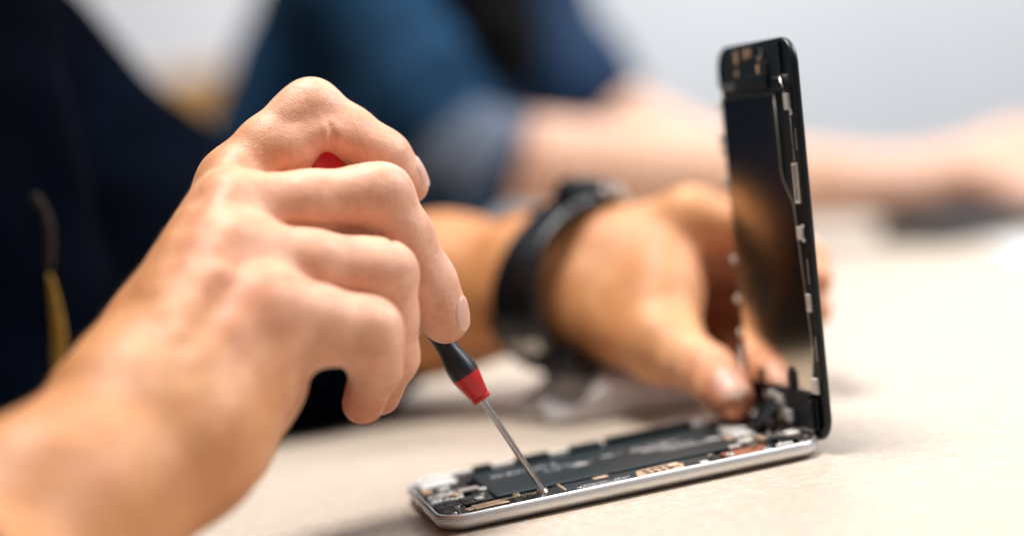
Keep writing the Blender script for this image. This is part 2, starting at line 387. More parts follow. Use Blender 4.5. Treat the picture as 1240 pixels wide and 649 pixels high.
# left end modules
box('speaker_module', SILV, phone, -64.5, -51, 18.5, 30.5, 1.7, 5.3, bevel=.8)
box('module_cover', BLACK, phone, -50.5, -46.2, 17, 30.5, 1.7, 4.6, bevel=.3)
box('module_cover', TEAL, phone, -64, -49, 7, 17.5, 1.7, 4.3, bevel=.3)
prism('vibration_motor', SILV, phone, [(-66.4, -7), (-65.6, 3.6), (-62, 4.6), (-60, 6.2), (-55.5, 5.6), (-53.8, 1), (-54.6, -6.4), (-58, -7.4), (-62, -6.2)], 1.7, 5.1, bevel=.4)
bm = bmesh.new()
for i in range(26):
    x, y = random.uniform(-66, -55), random.uniform(-6, 5); w = random.uniform(.5, 1.6)
    add_box(bm, x - w / 2, x + w / 2, y - w / 3, y + w / 3, 5.0, random.uniform(5.3, 6.0), rz=random.uniform(0, 3))
from_bm('small_components', bm, STEEL, phone, bevel=.08 * mm)
disc('gold_contact', GOLD, phone, -57.2, -4.6, 4.8, 6.1, 1.5, bevel=.4); disc('gold_contact', GOLD, phone, -58.4, -3.0, 4.8, 5.8, .9, bevel=.3)
box('connector', STEEL, phone, -55.4, -47.4, 1.2, 4.6, 4.4, 5.6, bevel=.5)
bm = bmesh.new()
add_box(bm, -55.5, -43.6, -26.6, -20.4, 4.4, 4.9, rz=.05); add_box(bm, -58, -54.5, -25.4, -22, 4.3, 4.7, rz=.3)
from_bm('copper_tape', bm, COPP, phone, bevel=.25 * mm)
bm = bmesh.new()
for i in range(34):              # tiny parts soldered beside the battery
    x, y = random.choice(((random.uniform(-65, -58), random.uniform(-24, -9)), (random.uniform(-56, -47), random.uniform(-17, -7)), (random.uniform(-45, -28), random.uniform(-24.5, -20)))); w = random.uniform(.35, .9)
    add_box(bm, x - w, x + w, y - w * .6, y + w * .6, 4.0, random.uniform(4.9, 5.3), rz=random.choice((0, 1.57)))
from_bm('small_components', bm, mat('component_tan', (.20, .17, .13), .4, .3, var=.6, scale=700), phone, bevel=.06 * mm)
bm = bmesh.new()
for i in range(9): add_box(bm, -55.3 + i * .9, -54.8 + i * .9, -.6, 1.0, 4.9, 5.25)
for i in range(12): add_box(bm, -44 + i * 1.1, -43.4 + i * 1.1, -19.6, -18.4, 4.0, 4.35)
from_bm('connector_pins', bm, GOLD, phone)
bm = bmesh.new()
for x0, x1, y in ((-18, -8, -24), (-6, -1, -24), (-18, -3, -26.4)):
    x = x0
    while x < x1:
        w = random.uniform(.4, 1.2); add_box(bm, x, x + w, y - .55, y + .55, 4.3, 4.32); x += w + .35
from_bm('flex_print', bm, PRINT, phone)
# screws and bracket next to the driver
def screw(x, y, z, r, m):
    bm = bmesh.new()
    bmesh.ops.create_cone(bm, cap_ends=True, segments=20, radius1=r * mm, radius2=r * .72 * mm, depth=.9 * mm, matrix=Matrix.Translation((x * mm, y * mm, (z + .45) * mm)))
    s = from_bm('screw', bm, m, phone, bevel=.15 * mm)
    bm = bmesh.new(); add_box(bm, x - r * .6, x + r * .6, y - .17, y + .17, z + .86, z + .93); add_box(bm, x - .17, x + .17, y - r * .6, y + r * .6, z + .87, z + .94)
    from_bm('cross_slot', bm, BLACK, s); return s
SCR = mat('screw_head', (.78, .66, .48), .3, .9, var=.15, scale=300)
screw(-39, -17.8, 4.1, 1.7, SCR); screw(-30.1, -18.8, 4.1, 2.2, SCR); screw(49, -27, 4.3, 2.0, STEEL)
screw(36, -25, 4.4, 1.6, SILV); screw(50, -8, 4.9, 1.7, SCR); screw(-62.5, -27, 4.5, .9, STEEL); screw(60, 22, 4.6, 1.3, STEEL)
prism('bracket', mat('bracket_metal', (.05, .05, .05), .35, .7, var=.2, scale=200), phone, [(-33, -26.5), (-25, -26), (-23.6, -17), (-31, -16.6)], 3.9, 4.15, bevel=.1)
box('bracket_lip', COPP, phone, -24.3, -23.5, -26.4, -16.6, 4.0, 5.0, bevel=.2)
# perforated copper shield
prism('copper_shield', COPP, phone, [(.2, -30.8), (17.4, -31.2), (19, -24), (16.5, -20.6), (2.5, -21.8)], 4.35, 5.0, bevel=.25)
bm = bmesh.new()
for i in range(4):
    for j in range(2): add_box(bm, 4.2 + i * 2.7, 6.0 + i * 2.7, -29.0 + j * 3.6, -26.8 + j * 3.6, 5.0, 5.03)
from_bm('shield_holes', bm, BLACK, phone)
box('shield_pad', mat('pale_copper', (.62, .50, .38), .5, .3), phone, 13.2, 17.2, -26.6, -22.8, 5.0, 5.5, bevel=.3)
# right end: reddish flex, connectors, board
box('red_flex', RUST, phone, 34.5, 51, -30.6, -19, 1.7, 4.4, bevel=.3)
prism('logic_board', TEAL, phone, [(45, -30.5), (58, -30.5), (63, -28), (66, -24), (66, 24), (63, 28), (58, 30), (45, 30)], 1.65, 3.6, bevel=.3)
for d, m_ in (((44.6, 50, -14, -9.6, 3.6, 5.6), SILV), ((46, 54, -5, 1.4, 3.6, 5.8), SILV), ((55, 61, -26, -18, 3.6, 5.6), BLACK), ((54, 63, -14, -7, 3.6, 5.2), STEEL), ((57, 64, -3, 6, 3.6, 5.4), BLACK), ((47, 56, 6, 15, 3.6, 5.2), SILV), ((52, 58, -30, -27.4, 3.6, 5.6), CREAM), ((58, 65, 10, 27, 3.6, 5.6), BLACK)):
    box('board_module', m_, phone, *d, bevel=.35)
bm = bmesh.new()
for i in range(40):
    x, y = random.uniform(46, 65), random.uniform(-30, 28); w = random.uniform(.5, 1.5)
    add_box(bm, x - w / 2, x + w / 2, y - w / 3, y + w / 3, 3.6, random.uniform(4.2, 6.0), rz=random.choice((0, 1.57)))
from_bm('small_components', bm, SILV, phone, bevel=.08 * mm)
# blocks standing along the far rim
for x0, x1 in ((-43, -36), (-27, -14), (-6, 6), (8, 42)): box('rim_block', BLACK, phone, x0, x1, 27.2, 31.6, 1.7, 6.6 if x1 < 10 else 7.2, bevel=.5)
for o_ in list(COL.objects):
    if o_.parent == phone and o_.name.split('.')[0] not in ('shell', 'tray_floor', 'charging_socket', 'edge_screw', 'speaker_hole', 'logic_board'): o_.location.z += .0008
for d, m_ in (((-48.5, -45.9, -5, -1.5, 4, 5.9), SILV), ((-66, -62.5, 7.5, 14, 4, 5.6), COPP), ((-60.5, -56, 9, 12, 4, 5.5), SILV), ((-52.5, -49.6, -16.5, -12.6, 4.9, 5.6), SILV), ((42.5, 44.5, -8, 0, 4.6, 6.0), COPP), ((51, 53, -17.5, -11, 3.6, 6.0), COPP), ((60.5, 65, -20, -14, 3.6, 6.2), CREAM), ((55.5, 58, 1, 5, 5.2, 6.4), COPP), ((39, 43, -18.5, -15.8, 4.4, 5.6), SILV), ((-12, -6.5, -20, -17.4, 4.3, 4.9), COPP), ((24, 27, -30, -26, 4.3, 4.9), SILV)):
    x = box('board_module', m_, phone, *d, bevel=.3); x.location.z += .0008
for x_, y_, m_ in ((-60, -20, STEEL), (-49, -9, SCR), (29.5, -23, SCR), (61, -10, STEEL), (46, -22, SCR), (-20, -29, STEEL), (63.5, 2, SCR)):
    s_ = screw(x_, y_, 4.6 if x_ < 0 else 4.9, 1.15, m_); s_.location.z += .0008
# ---- the screen, hinged up at the right end.  local axes: x up the screen, y to the far side, z out of its bare back
hin, tw = -0.0426538, -0.0224695
e_a = Vector((math.cos(PSI), math.sin(PSI), 0)); e_b = Vector((-math.sin(PSI), math.cos(PSI), 0))
e_d = Vector((0, 0, math.cos(hin))) - e_a * math.sin(hin); e_2 = math.cos(tw) * e_b + math.sin(tw) * e_a; e_n = e_d.cross(e_2).normalized()
e_2 = e_n.cross(e_d)
mp = Matrix.Identity(4); org = Vector((0.0985785, 0.5620637, 0.0066))
for i in range(3): mp[i][0], mp[i][1], mp[i][2], mp[i][3] = e_d[i], e_2[i], e_n[i], org[i]
prof = [(1.4, -2.6), (.6, -2.4), (.12, -1.9), (0, -1.1), (.1, -.3), (.5, .1), (1.0, .22), (1.5, .1), (1.6, -.5)]
V, Fc = sweep_rect(140.3, 65.5, 9.5, prof, closed_loop=False)
nn = len(V) // len(prof)
Fc = [f[::-1] for f in Fc] + [tuple(range(nn)), tuple(range(nn * (len(prof) - 1), nn * len(prof)))[::-1]]
V = [(x + .06735, y + .03275, z) for x, y, z in V]
bm = bmesh.new()
bv = [bm.verts.new(v) for v in V]
for f in Fc: bm.faces.new([bv[i] for i in f])
bmesh.ops.recalc_face_normals(bm, faces=bm.faces[:])
screen = from_bm('display_panel', bm, BLACK, phone, smooth=True)
_n = screen.modifiers.new('es', 'EDGE_SPLIT'); _n.split_angle = .7
screen.matrix_parent_inverse = mw.inverted(); screen.matrix_basis = mp
V = [(x * mm + .06735, y * mm + .03275, -2.68 * mm) for x, y in rrect(137.2, 62.4, 8.2)]; V += [(a, b, -2.58 * mm) for a, b, c in V]; k = len(V) // 2
link('front_glass', V, [tuple(range(k))[::-1], tuple(range(k, 2 * k))] + [(i, (i + 1) % k, (i + 1) % k + k, i + k) for i in range(k)], GLASS, screen, smooth=False)
# polished shield plate: outline (t up, s across)
plate = [(13, 8.8), (31, 5.2), (79.7, 9.2), (89.7, 16.6), (118.5, 16.8), (118.5, 59), (13.5, 59)]
pl_ = prism('shield_plate', MIRR, screen, plate, -.5, .25, bevel=.12)
ang_ = .044                      # the shield sits slightly lifted along its far side
pl_.matrix_basis = Matrix.Translation((0, .030, .0008)) @ Matrix.Rotation(ang_, 4, 'X') @ Matrix.Translation((0, -.030, 0))
def ridge(name, pts, r, m, z=.32): return tube(name, m, screen, [(t * mm, s * mm, z * mm) for t, s in pts], r * mm, 6)
CLIP = mat('clip_metal', (.80, .80, .80), .36, .55, var=.03, scale=100)
LINE = mat('plate_edge', (.42, .40, .38), .35, .8)
ridge('plate_edge', [(118.3, 16.8), (89.7, 16.6), (79.7, 9.2), (31, 5.0), (14, 8.6)], .17, LINE, .28)
ridge('flex_trace', [(123.9, 16.2), (123.7, 10.4), (115.6, 6.6)], .26, STEEL, .4)
ridge('flex_trace', [(112, 5.2), (99, 5.0), (95, 4.9)], .16, LINE, .4)
PB = lambda name, m, t0, t1, s0, s1, z0, z1, bevel=.2: box(name, m, screen, t0, t1, s0, s1, z0, z1, bevel=bevel)
PB('screen_clip', CLIP, 112.6, 118.2, 4.4, 7.6, 0, 1.3); PB('screen_clip', CLIP, 110.6, 112.8, 3.4, 4.6, .1, .8)
PB('edge_slot', LINE, 98.6, 106, 1.9, 2.5, .1, .45, .1)
def loop(t0, t1, s0, s1, w=.75, z=1.0):
    bm = bmesh.new()
    add_box(bm, t0, t1, s0, s0 + w, .1, z); add_box(bm, t0, t1, s1 - w, s1, .1, z - .1); add_box(bm, t0 + .05, t0 + w, s0 + .1, s1 - .1, .1, z + .1); add_box(bm, t1 - w, t1 - .05, s0 + .1, s1 - .1, .1, z + .1)
    return from_bm('screen_clip', bm, CLIP, screen, bevel=.15 * mm)
loop(80.5, 94.3, 3.0, 6.6); PB('clip_hook', STEEL, 86, 87.2, 3.4, 4.8, .1, 1.0); loop(43, 49.2, 2.4, 5.3, .8)
PB('screen_clip', CLIP, 68, 72.4, 3.2, 7.0, .1, 1.3); PB('clip_hook', CLIP, 67.2, 68.4, 2.4, 4, .1, .9); PB('clip_hook', CLIP, 72, 73.2, 2.4, 4, .1, .9)
PB('edge_slot', LINE, 52.6, 61.4, 2.2, 2.9, .1, .5, .1); PB('edge_slot', LINE, 26, 34.5, 1.5, 2.2, .1, .5, .1)
PB('screen_clip', CREAM, 14.4, 19.8, 2.6, 6.4, .1, 1.5)
for t, s in ((116.2, 64.6), (104.2, 64.8), (102, 64.8), (88, 64.8), (99, 64.8), (58, 64.8), (43, 64.8), (30, 64.8)):
    b_ = PB('far_clip', SILV, t - 1.1, t + 1.1, s - .8, s + 3.4, -.2, .8)
ridge('far_rail', [(20, 63.4), (60, 63.4), (122, 63.4)], .5, mat('rail_metal', (.3, .29, .28), .35, .9), .3)
for t, s in ((32.4, 20.8), (32.2, 11.7)): disc('plate_hole', BLACK, screen, t, s, .2, .29, .75, bevel=.02)
# top end: camera bracket, contacts, earpiece
PB('top_bracket', DFLEX, 120, 136, 10, 60, -.4, .2, .3); PB('earpiece', BLACK, 121, 126, 20, 46, .2, 1.5, .5)
for t, s, w in ((132.8, 45.4, 1.5), (133.4, 37.2, 1.2), (133.8, 33.4, 1.0), (126.4, 46, 1.2), (127.4, 27.4, 1.1)): PB('contact', COPP, t - 1.5 * w, t + 1.5 * w, s - w, s + w, .2, .9, .35)
PB('contact', STEEL, 130.6, 132.2, 22.4, 26, .2, 1.4, .3); PB('contact', STEEL, 131.8, 134.6, 22.2, 23.4, .2, 1.2, .3)
PB('camera_ring', DFLEX, 125, 130, 19, 24, .2, 1.3, .8); PB('top_rail', STEEL, 121.6, 123.6, 50, 63, 0, .6, .2); PB('bracket_lip', LINE, 124, 124.7, 4, 9, .1, .5, .1)
PB('bezel_step', BLACK, 119.2, 120.2, 3, 62, .1, .9, .2)
# bottom end: home-button bracket, posts, connector and the folded ribbon to the base
PB('button_bracket', BLACK, 1.5, 12.2, 5, 60, .05, 1.0, .3); PB('bracket_bar', BLACK, 11.6, 14, 8, 52, .3, 2.0, .5)
PB('post', BLACK, 12, 20.5, 21, 24.5, .3, 2.2, .6); PB('post', BLACK, 12, 18.8, 46, 49.5, .3, 2.4, .6); PB('post', BLACK, 19, 21.8, 22, 23.6, .3, 1.8, .4)
for d, m_ in (((3, 10.8, 30, 36, 1, 2.6), SILV), ((2.4, 8.6, 38, 46, 1, 2.4), DFLEX), ((7.6, 10.6, 42, 45.4, 1, 3), STEEL), ((1.6, 6, 24, 28.5, 1, 2.6), SILV), ((9.2, 11.6, 36.6, 39, 1, 3.4), CREAM), ((1.4, 3.4, 31, 34, 1.6, 3.2), GOLD)): PB('connector', m_, *d, bevel=.35)
PB('button_cover', BLACK, 2, 11.8, 6.5, 21, 1, 2.4, .6); PB('bracket_lip', STEEL, .6, 1.5, 7.5, 17.5, 1.4, 2.1, .2)
bm = bmesh.new(); NS = 14
rows = []
for i in range(NS + 1):
    a = i / NS; t = 8 * (1 - a) ** 1.2 - 3.4 * a; n_ = 2.2 + 7.5 * math.sin(a * math.pi * .62) + 5 * a
    rows.append([bm.verts.new((t * mm, (30 + 5 * j) * mm, n_ * mm + .4 * mm * math.sin(3 * a + j))) for j in (0, 1, 2)])
for i in range(NS):
    for j in range(2): bm.faces.new((rows[i][j], rows[i][j + 1], rows[i + 1][j + 1], rows[i + 1][j]))
rb = from_bm('ribbon_cable', bm, mat('ribbon_black', (.004, .006, .008), .65, spec=.15, var=.3, scale=200), screen, smooth=True); s_ = rb.modifiers.new('t', 'SOLIDIFY'); s_.thickness = .0003

# ------------------------------------------------------------------ precision screwdriver standing in the screw head
D0 = onz(656.5, 592, .0060); D1 = P(383, 185, .557)
zax = Vector(D1 - D0).normalized(); xax = zax.orthogonal().normalized(); yax = zax.cross(xax)
md = Matrix.Identity(4)
for i in range(3): md[i][0], md[i][1], md[i][2], md[i][3] = xax[i], yax[i], zax[i], D0[i]
driver = empty('screwdriver', md, 'slim precision screwdriver with black grip and red collar held in the front hand', 'screwdriver')
DL = (D1 - D0) @ np.array(zax) * 1000
def lathe(name, m, prof, seg=40, flat=None):
    V = [(r * mm * math.cos(2 * math.pi * k / seg), r * mm * math.sin(2 * math.pi * k / seg), z * mm) for z, r in prof for k in range(seg)]
    n = len(prof); Fc = [(i * seg + k, i * seg + (k + 1) % seg, (i + 1) * seg + (k + 1) % seg, (i + 1) * seg + k) for i in range(n - 1) for k in range(seg)]
    Fc += [tuple(range(seg))[::-1], tuple((n - 1) * seg + k for k in range(seg))]
    o = link(name, V, Fc, m, driver); e = o.modifiers.new('es', 'EDGE_SPLIT'); e.split_angle = .6; return o
GRIP = mat('black_rubber', (.006, .009, .016), .42, var=.25, scale=200, bump=.12, bscale=1500)
RED = mat('red_plastic', (.52, .012, .016), .38, var=.08, scale=200, bump=.06, bscale=800)
CHR = mat('driver_steel', (.56, .54, .54), .3, 1., var=.06, scale=300)
lathe('shaft', CHR, [(2.6, .85), (4.2, 1.0), (20, 1.12), (41, 1.2)])
bm = bmesh.new(); add_box(bm, -1.0, 1.0, -.35, .35, -.2, 2.8); from_bm('blade_tip', bm, CHR, driver, bevel=.15 * mm)
cz = 36.4
lathe('collar', RED, [(cz, 2.2), (cz, 3.2), (cz + .3, 3.45), (cz + 1.1, 3.5), (cz + 1.3, 3.2), (cz + 1.6, 3.35), (cz + 9.6, 5.0), (cz + 9.9, 5.0)], seg=12)
lathe('grip', GRIP, [(cz + 9.95, 4.3), (cz + 9.95, 4.95), (cz + 11.5, 5.05), (cz + 14, 4.9), (cz + 17, 4.3), (cz + 20, 3.7), (cz + 24, 3.45), (cz + 34, 3.7), (cz + 44, 4.4), (cz + 60, 4.9), (DL - 17, 5.0), (DL - 16.9, 4.4)])
lathe('end_cap', RED, [(DL - 16.8, 3.5), (DL - 16.8, 4.6), (DL - 14, 4.9), (DL - 9, 5.6), (DL - 3, 6.2), (DL - .8, 6.0), (DL, 5.0)])

# ------------------------------------------------------------------ foreground person: right hand (an implicit surface, metacarpals and fingers blended)
def col(*p): return np.array(p)
wr = P(195, 518, .478)
H = .00065
f1, elb = P(-30, 724, .425), P(-180, 850, .36)
fl = Field((-.19, .335, -.012), (.02, .62, .172), H)
rad, uln = P(159, 494, .480), P(222, 537, .476)
# finger joints
iM, iP, iD, iT = pp((288, 226, .552), (377, 133, .560), (468, 193, .563), (497, 226, .566))
mM, mP, mD, mT = pp((286, 258, .528), (462, 237, .541), (521, 348, .548), (540, 389, .551))
rM, rP, rD, rT = pp((285, 312, .512), (466, 332, .527), (475, 432, .536), (461, 478, .545))
lM, lP, lD, lT = pp((322, 385, .500), (444, 403, .513), (455, 446, .522), (440, 488, .533))
tC, tM, tI, tT = pp((200, 420, .515), (330, 350, .565), (430, 360, .578), (492, 385, .570))
palm = []
palm += segs([elb, f1, (rad + uln) / 2], [.036, .0310, .021])
palm += segs([f1 + (rad - uln) * .12, rad], [.0270, .0190]) + segs([f1 - (rad - uln) * .12, uln], [.0265, .0203])
palm += segs([rad, iM], [.0185, .0125]) + segs([(rad * 2 + uln) / 3, mM], [.0195, .0125]) + segs([(rad + 2 * uln) / 3, rM], [.0195, .0125]) + segs([uln, lM], [.0195, .0130])
hyp = P(300, 456, .508); palm += segs([uln, P(252, 525, .498), hyp], [.019, .0180, .0150]) + segs([hyp, lM], [.0150, .0125])
palm += segs([rad, P(250, 400, .53), hyp], [.018, .019, .0135])
palm += segs([rad, tC, tM], [.018, .0170, .0120])
sl, A = chain(fl, palm, .0105); merge(fl, sl, A, .001)
# ulna head, knuckles, tendons and veins on the back of the hand
_, _b = 0, None
uh = P(40, 577, .437)
bumps = [(P(60, 585, .437), P(40, 580, .434), .012, .012)]
sl, A = chain(fl, bumps, .004); merge(fl, sl, A, .02)
cam_dir = lambda p: unit(EYE - p)
def dors(p, k): return p + k * unit(cam_dir(p) + .55 * _u - .25 * _r)
for w, kn, r in (((rad * 2 + uln) / 3, mM, .0125), ((rad + 2 * uln) / 3, rM, .0125), (uln, lM, .0130), (rad, iM, .0125)):
    a = w + .35 * (kn - w); td = segs([dors(a, .0172), dors(w + .7 * (kn - w), .0138), dors(kn, r - .0008)], [.0016, .0016, .0026])
    sl, A = chain(fl, td, .004); merge(fl, sl, A, .0085)
for pts in ([(215, 470, .478), (240, 415, .486), (272, 345, .494)], [(150, 420, .492), (190, 370, .500), (222, 312, .512), (240, 280, .520)]):
    q = [dors(P(*i), .0065) for i in pts]; sl, A = chain(fl, segs(q, [.0012] * len(q)), .003); merge(fl, sl, A, .006)
# fingers, each its own chain, kept apart from the others by a narrow blend
fs = Field(fl.lo, fl.lo + fl.h * (fl.n - 1), H); fs.n = fl.n; fs.F = np.full(fl.n, BIG, np.float32)
def mid(a, b, t, off=0): return a + t * (b - a) + off
fing = {
 'i': segs([iM, mid(iM, iP, .45), mid(iM, iP, .85), iP], [.0132, .0122, .0108, .0102]) + segs([P(330, 186, .553), P(352, 182, .552), P(391, 161, .552)], [.0085, .0080, .0050]) + segs([P(412, 166, .555), P(448, 180, .558)], [.0062, .0062]) + segs([iP, mid(iP, iD, .5), mid(iP, iD, .9), iD], [.0100, .0092, .0088, .0084]) + segs([iD, mid(iD, iT, .7), iT], [.0079, .0070, .0060]),
 'm': segs([mM, mid(mM, mP, .5), mid(mM, mP, .88), mP], [.0128, .0106, .0102, .0102]) + segs([mP, mid(mP, mD, .45), mid(mP, mD, .9), mD], [.0101, .0095, .0090, .0088]) + segs([mD, mid(mD, mT, .7), mT], [.0084, .0081, .0074]),
 'r': segs([rM, mid(rM, rP, .5), mid(rM, rP, .88), rP], [.0125, .0110, .0106, .0104]) + segs([rP, mid(rP, rD, .5), rD], [.0101, .0092, .0086]) + segs([rD, rT], [.0080, .0066]),
 'l': segs([lM, mid(lM, lP, .5), lP], [.0128, .0120, .0112]) + segs([lP, mid(lP, lD, .5), lD], [.0106, .0090, .0080]) + segs([lD, lT], [.0076, .0068]),
 't': segs([tM, tI, mid(tI, tT, .6), tT], [.0120, .0098, .0092, .0075]),
}
for k_ in 'imrlt':
    sl, A = chain(fs, fing[k_], .0035); fs.F[sl] = smin(fs.F[sl], A, .0009)
fl.F = smin(fl.F, fs.F, .0060); del fs
# skin folds: inside of the index bend, the little-finger bend, fine lines over the middle joints
def surf(px, py):          # the point of the skin seen there
    v = unit(P(px, py, 1.0) - EYE); p = np.array([EYE + v * .44])
    for _ in range(300): p = p + v * np.clip(sample(fl, p), -.001, .004)[:, None] * .7
    return p[0]
def crease(pts, r=.0002, k=.0012):
    carve(fl, [surf(*q) for q in pts], r, k)
_fill = segs([P(330, 286, .533), P(430, 284, .543)], [.0075, .0070]) + segs([P(360, 352, .520), P(440, 362, .528)], [.0075, .007])
sl, A = chain(fl, _fill, .003); merge(fl, sl, A, .0015)
crease([(402, 180), (403, 168), (400, 152)], .0003, .0020)
crease([(345, 337), (378, 344), (418, 353), (452, 362), (474, 375)], .0003, .0022)
crease([(350, 270), (390, 274), (430, 277), (460, 285), (480, 297)], .0003, .0022)
crease([(296, 204), (320, 207), (345, 206), (366, 203)], .0003, .0022)
crease([(344, 500), (352, 491), (362, 482)], .0001, .0016); crease([(352, 520), (346, 507), (338, 500)], .0001, .0014)
carve(fl, [P(424, 447, .503), P(441, 455, .504), P(460, 473, .509)], .0007, .0022)
def lines(p, along, across, n, step, half, r=.0003, k=.0009):
    al, ac = unit(along), unit(across)
    for i in range(n):
        q = p + al * step * (i - (n - 1) / 2)
        pts = [q + ac * half * t + al * .0006 * math.sin(5 * t + i) for t in np.linspace(-1, 1, 7)]
        out = []
        for w in pts:       # drop on to the surface from the camera-and-up side
            dz = unit(np.cross(al, ac)); dz = dz if dz @ (EYE - p) > 0 else -dz
            v = np.array([w + dz * .02])
            for _ in range(50): v = v - dz * np.clip(sample(fl, v), 0, .002)[:, None] * .8
            out.append(v[0])
        carve(fl, out, r, k)
lines(P(372, 104, .553), iP - iM, np.cross(iP - iM, unit(_u - .2 * _r)), 3, .0022, .0030, .0001, .0008)
lines(P(466, 214, .533), _r, unit(EYE - mP) + .6 * _u, 3, .0019, .0034, .00005, .0007)
Vr, Qr = nets(fl, 2)
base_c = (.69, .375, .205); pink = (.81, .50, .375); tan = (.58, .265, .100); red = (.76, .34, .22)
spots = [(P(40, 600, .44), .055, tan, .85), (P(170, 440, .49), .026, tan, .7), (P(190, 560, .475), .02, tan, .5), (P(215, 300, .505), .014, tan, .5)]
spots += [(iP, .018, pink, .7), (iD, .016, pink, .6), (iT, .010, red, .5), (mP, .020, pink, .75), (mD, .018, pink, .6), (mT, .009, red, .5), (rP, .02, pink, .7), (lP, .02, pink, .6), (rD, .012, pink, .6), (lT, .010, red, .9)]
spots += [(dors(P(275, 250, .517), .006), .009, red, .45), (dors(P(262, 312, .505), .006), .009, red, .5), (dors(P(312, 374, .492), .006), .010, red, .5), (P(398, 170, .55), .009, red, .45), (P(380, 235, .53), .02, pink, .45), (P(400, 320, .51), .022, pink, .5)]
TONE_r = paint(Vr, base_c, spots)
FL_r = fl

# ------------------------------------------------------------------ foreground person: left hand steadying the screen
fl = Field((-.17, .55, -.004), (.19, .93, .118), .0011)
lw0, lw1 = P(655, 333, .740), P(655, 363, .732)
le = P(335, 425, .805)
gM, gP, gD, gT = pp((838, 266, .706), (925, 282, .702), (975, 315, .676), (985, 340, .666))
kM, kP, kD, kT = pp((842, 296, .732), (925, 318, .728), (972, 350, .694), (984, 376, .684))
nM, nP, nT = pp((838, 318, .752), (930, 400, .735), (958, 432, .690))
qM, qP, qT = pp((822, 345, .762), (876, 420, .738), (884, 456, .706))
hC, hM, hI, hT = pp((714, 372, .717), (804, 420, .671), (858, 450, .641), (889, 484, .6195))
palm = segs([le, P(540, 352, .780), lw0], [.044, .034, .0228]) + segs([P(540, 365, .776), lw1], [.030, .0215])
palm += segs([lw0, gM], [.022, .0122]) + segs([lw0, kM], [.022, .0135]) + segs([lw1, nM], [.022, .0130]) + segs([lw1, qM], [.021, .0130])
palm += segs([lw0, P(740, 322, .722), P(798, 322, .700)], [.022, .0185, .0125]) + segs([P(806, 322, .700), P(803, 358, .688), P(800, 405, .676)], [.0110, .0112, .0125]) + segs([P(735, 350, .716), P(803, 358, .688)], [.0190, .0118])
palm += segs([lw1, hC, hM], [.0215, .0190, .0140])
sl, A = chain(fl, palm, .013); merge(fl, sl, A, .001)
fs = Field(fl.lo, fl.lo + fl.h * (fl.n - 1), fl.h); fs.n = fl.n; fs.F = np.full(fl.n, BIG, np.float32)
for c in (segs([gM, mid(gM, gP, .6), gP], [.0130, .0098, .0094]) + segs([gP, gD, gT], [.0096, .0085, .0076]),
          segs([kM, kP, kD, kT], [.0135, .0100, .0088, .0078]), segs([nM, nP, nT], [.0130, .0098, .0078]), segs([qM, qP, qT], [.0125, .0088, .0070]),
          segs([hM, mid(hM, hI, .6), hI], [.0138, .0106, .0100]) + segs([hI, mid(hI, hT, .6), hT], [.0099, .0096, .0080])):
    sl, A = chain(fs, c, .004); fs.F[sl] = smin(fs.F[sl], A, .0012)
fl.F = smin(fl.F, fs.F, .007); del fs
Vl, Ql = nets(fl, 1)
spots = [(hT, .016, (.62, .25, .16), .8), (hI, .014, pink, .4), (gT, .02, red, .6), (P(838, 335, .70), .013, (.62, .25, .20), .7), (P(880, 360, .735), .02, (.30, .10, .065), 1), (P(560, 350, .76), .06, tan, .9), (P(720, 300, .70), .04, tan, .5)]  # the darkest red spot paints the shade of the thumb hollow into the skin
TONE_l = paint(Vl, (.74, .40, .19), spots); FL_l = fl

# ------------------------------------------------------------------ the foreground person: one body mesh, dark clothes, nails
def blob(lo, hi, h, prims, k, wob=0., ws=40., it=1, kfold=None):
    fl = Field(lo, hi, h)
    global BIG
    sl, A = chain(fl, prims, k, pad=.05); fl.F[sl] = np.minimum(fl.F[sl], A)
    if wob:
        ax = fl.axes(tuple(slice(0, n) for n in fl.n)); X, Y, Z = ax[0][:, None, None], ax[1][None, :, None], ax[2][None, None, :]
        w = 0
        for i in range(7):
            d = unit(rng.normal(size=3)) * ws * (1 + .5 * i) ** .8; ph = rng.uniform(0, 6.3)
            w = w + np.sin(d[0] * X + d[1] * Y + d[2] * Z + ph + 1.3 * np.sin(.37 * (d[1] * X - d[0] * Y + d[2] * Z) + ph)) / (1 + i * .5)
        fl.F += (wob * w).astype(np.float32)
    return nets(fl, it)
shL, shR = np.array([-.345, .86, .36]), np.array([-.35, .47, .36])
chest0, chest1 = np.array([-.325, .71, .32]), np.array([-.310, .72, -.30])
core = segs([le, P(178, 268, .93), P(20, 118, .96), shL], [.040, .044, .046, .050]) + segs([elb, shR], [.036, .048]) + segs([shR, chest0, shL], [.05, .11, .05]) + segs([chest0, chest1], [.12, .125])
Vt, Qt = blob((-.56, .22, -.46), (-.02, 1.02, .48), .008, core, .02)
# leave the parts of the core that would show beyond the sleeves to the fine arm meshes
keep = np.ones(len(Vt), bool)
for a, b, n_ in ((elb, shR, .03), (le, P(178, 268, .93), .03)):
    ax = unit(b - a); keep &= ~(((Vt - a) @ ax < n_) & (np.linalg.norm(Vt - a, axis=1) < .09))
qm = keep[Qt].all(1); Qt = Qt[qm]
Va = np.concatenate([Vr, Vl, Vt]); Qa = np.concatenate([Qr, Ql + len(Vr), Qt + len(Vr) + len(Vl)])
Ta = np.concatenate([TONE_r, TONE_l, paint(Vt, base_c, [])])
person = empty('person', Matrix.Translation((-.312, .65, -.42)), 'person in dark navy clothes at the left edge, working on the phone with both hands', 'person')
pinv = person.matrix_world.inverted()
def own(o, root=None):
    o.parent = root or person; o.matrix_parent_inverse = (root or person).matrix_world.inverted(); return o
bpy.context.view_layer.update()
own(link('body', Va, Qa, SKIN, tone=Ta))
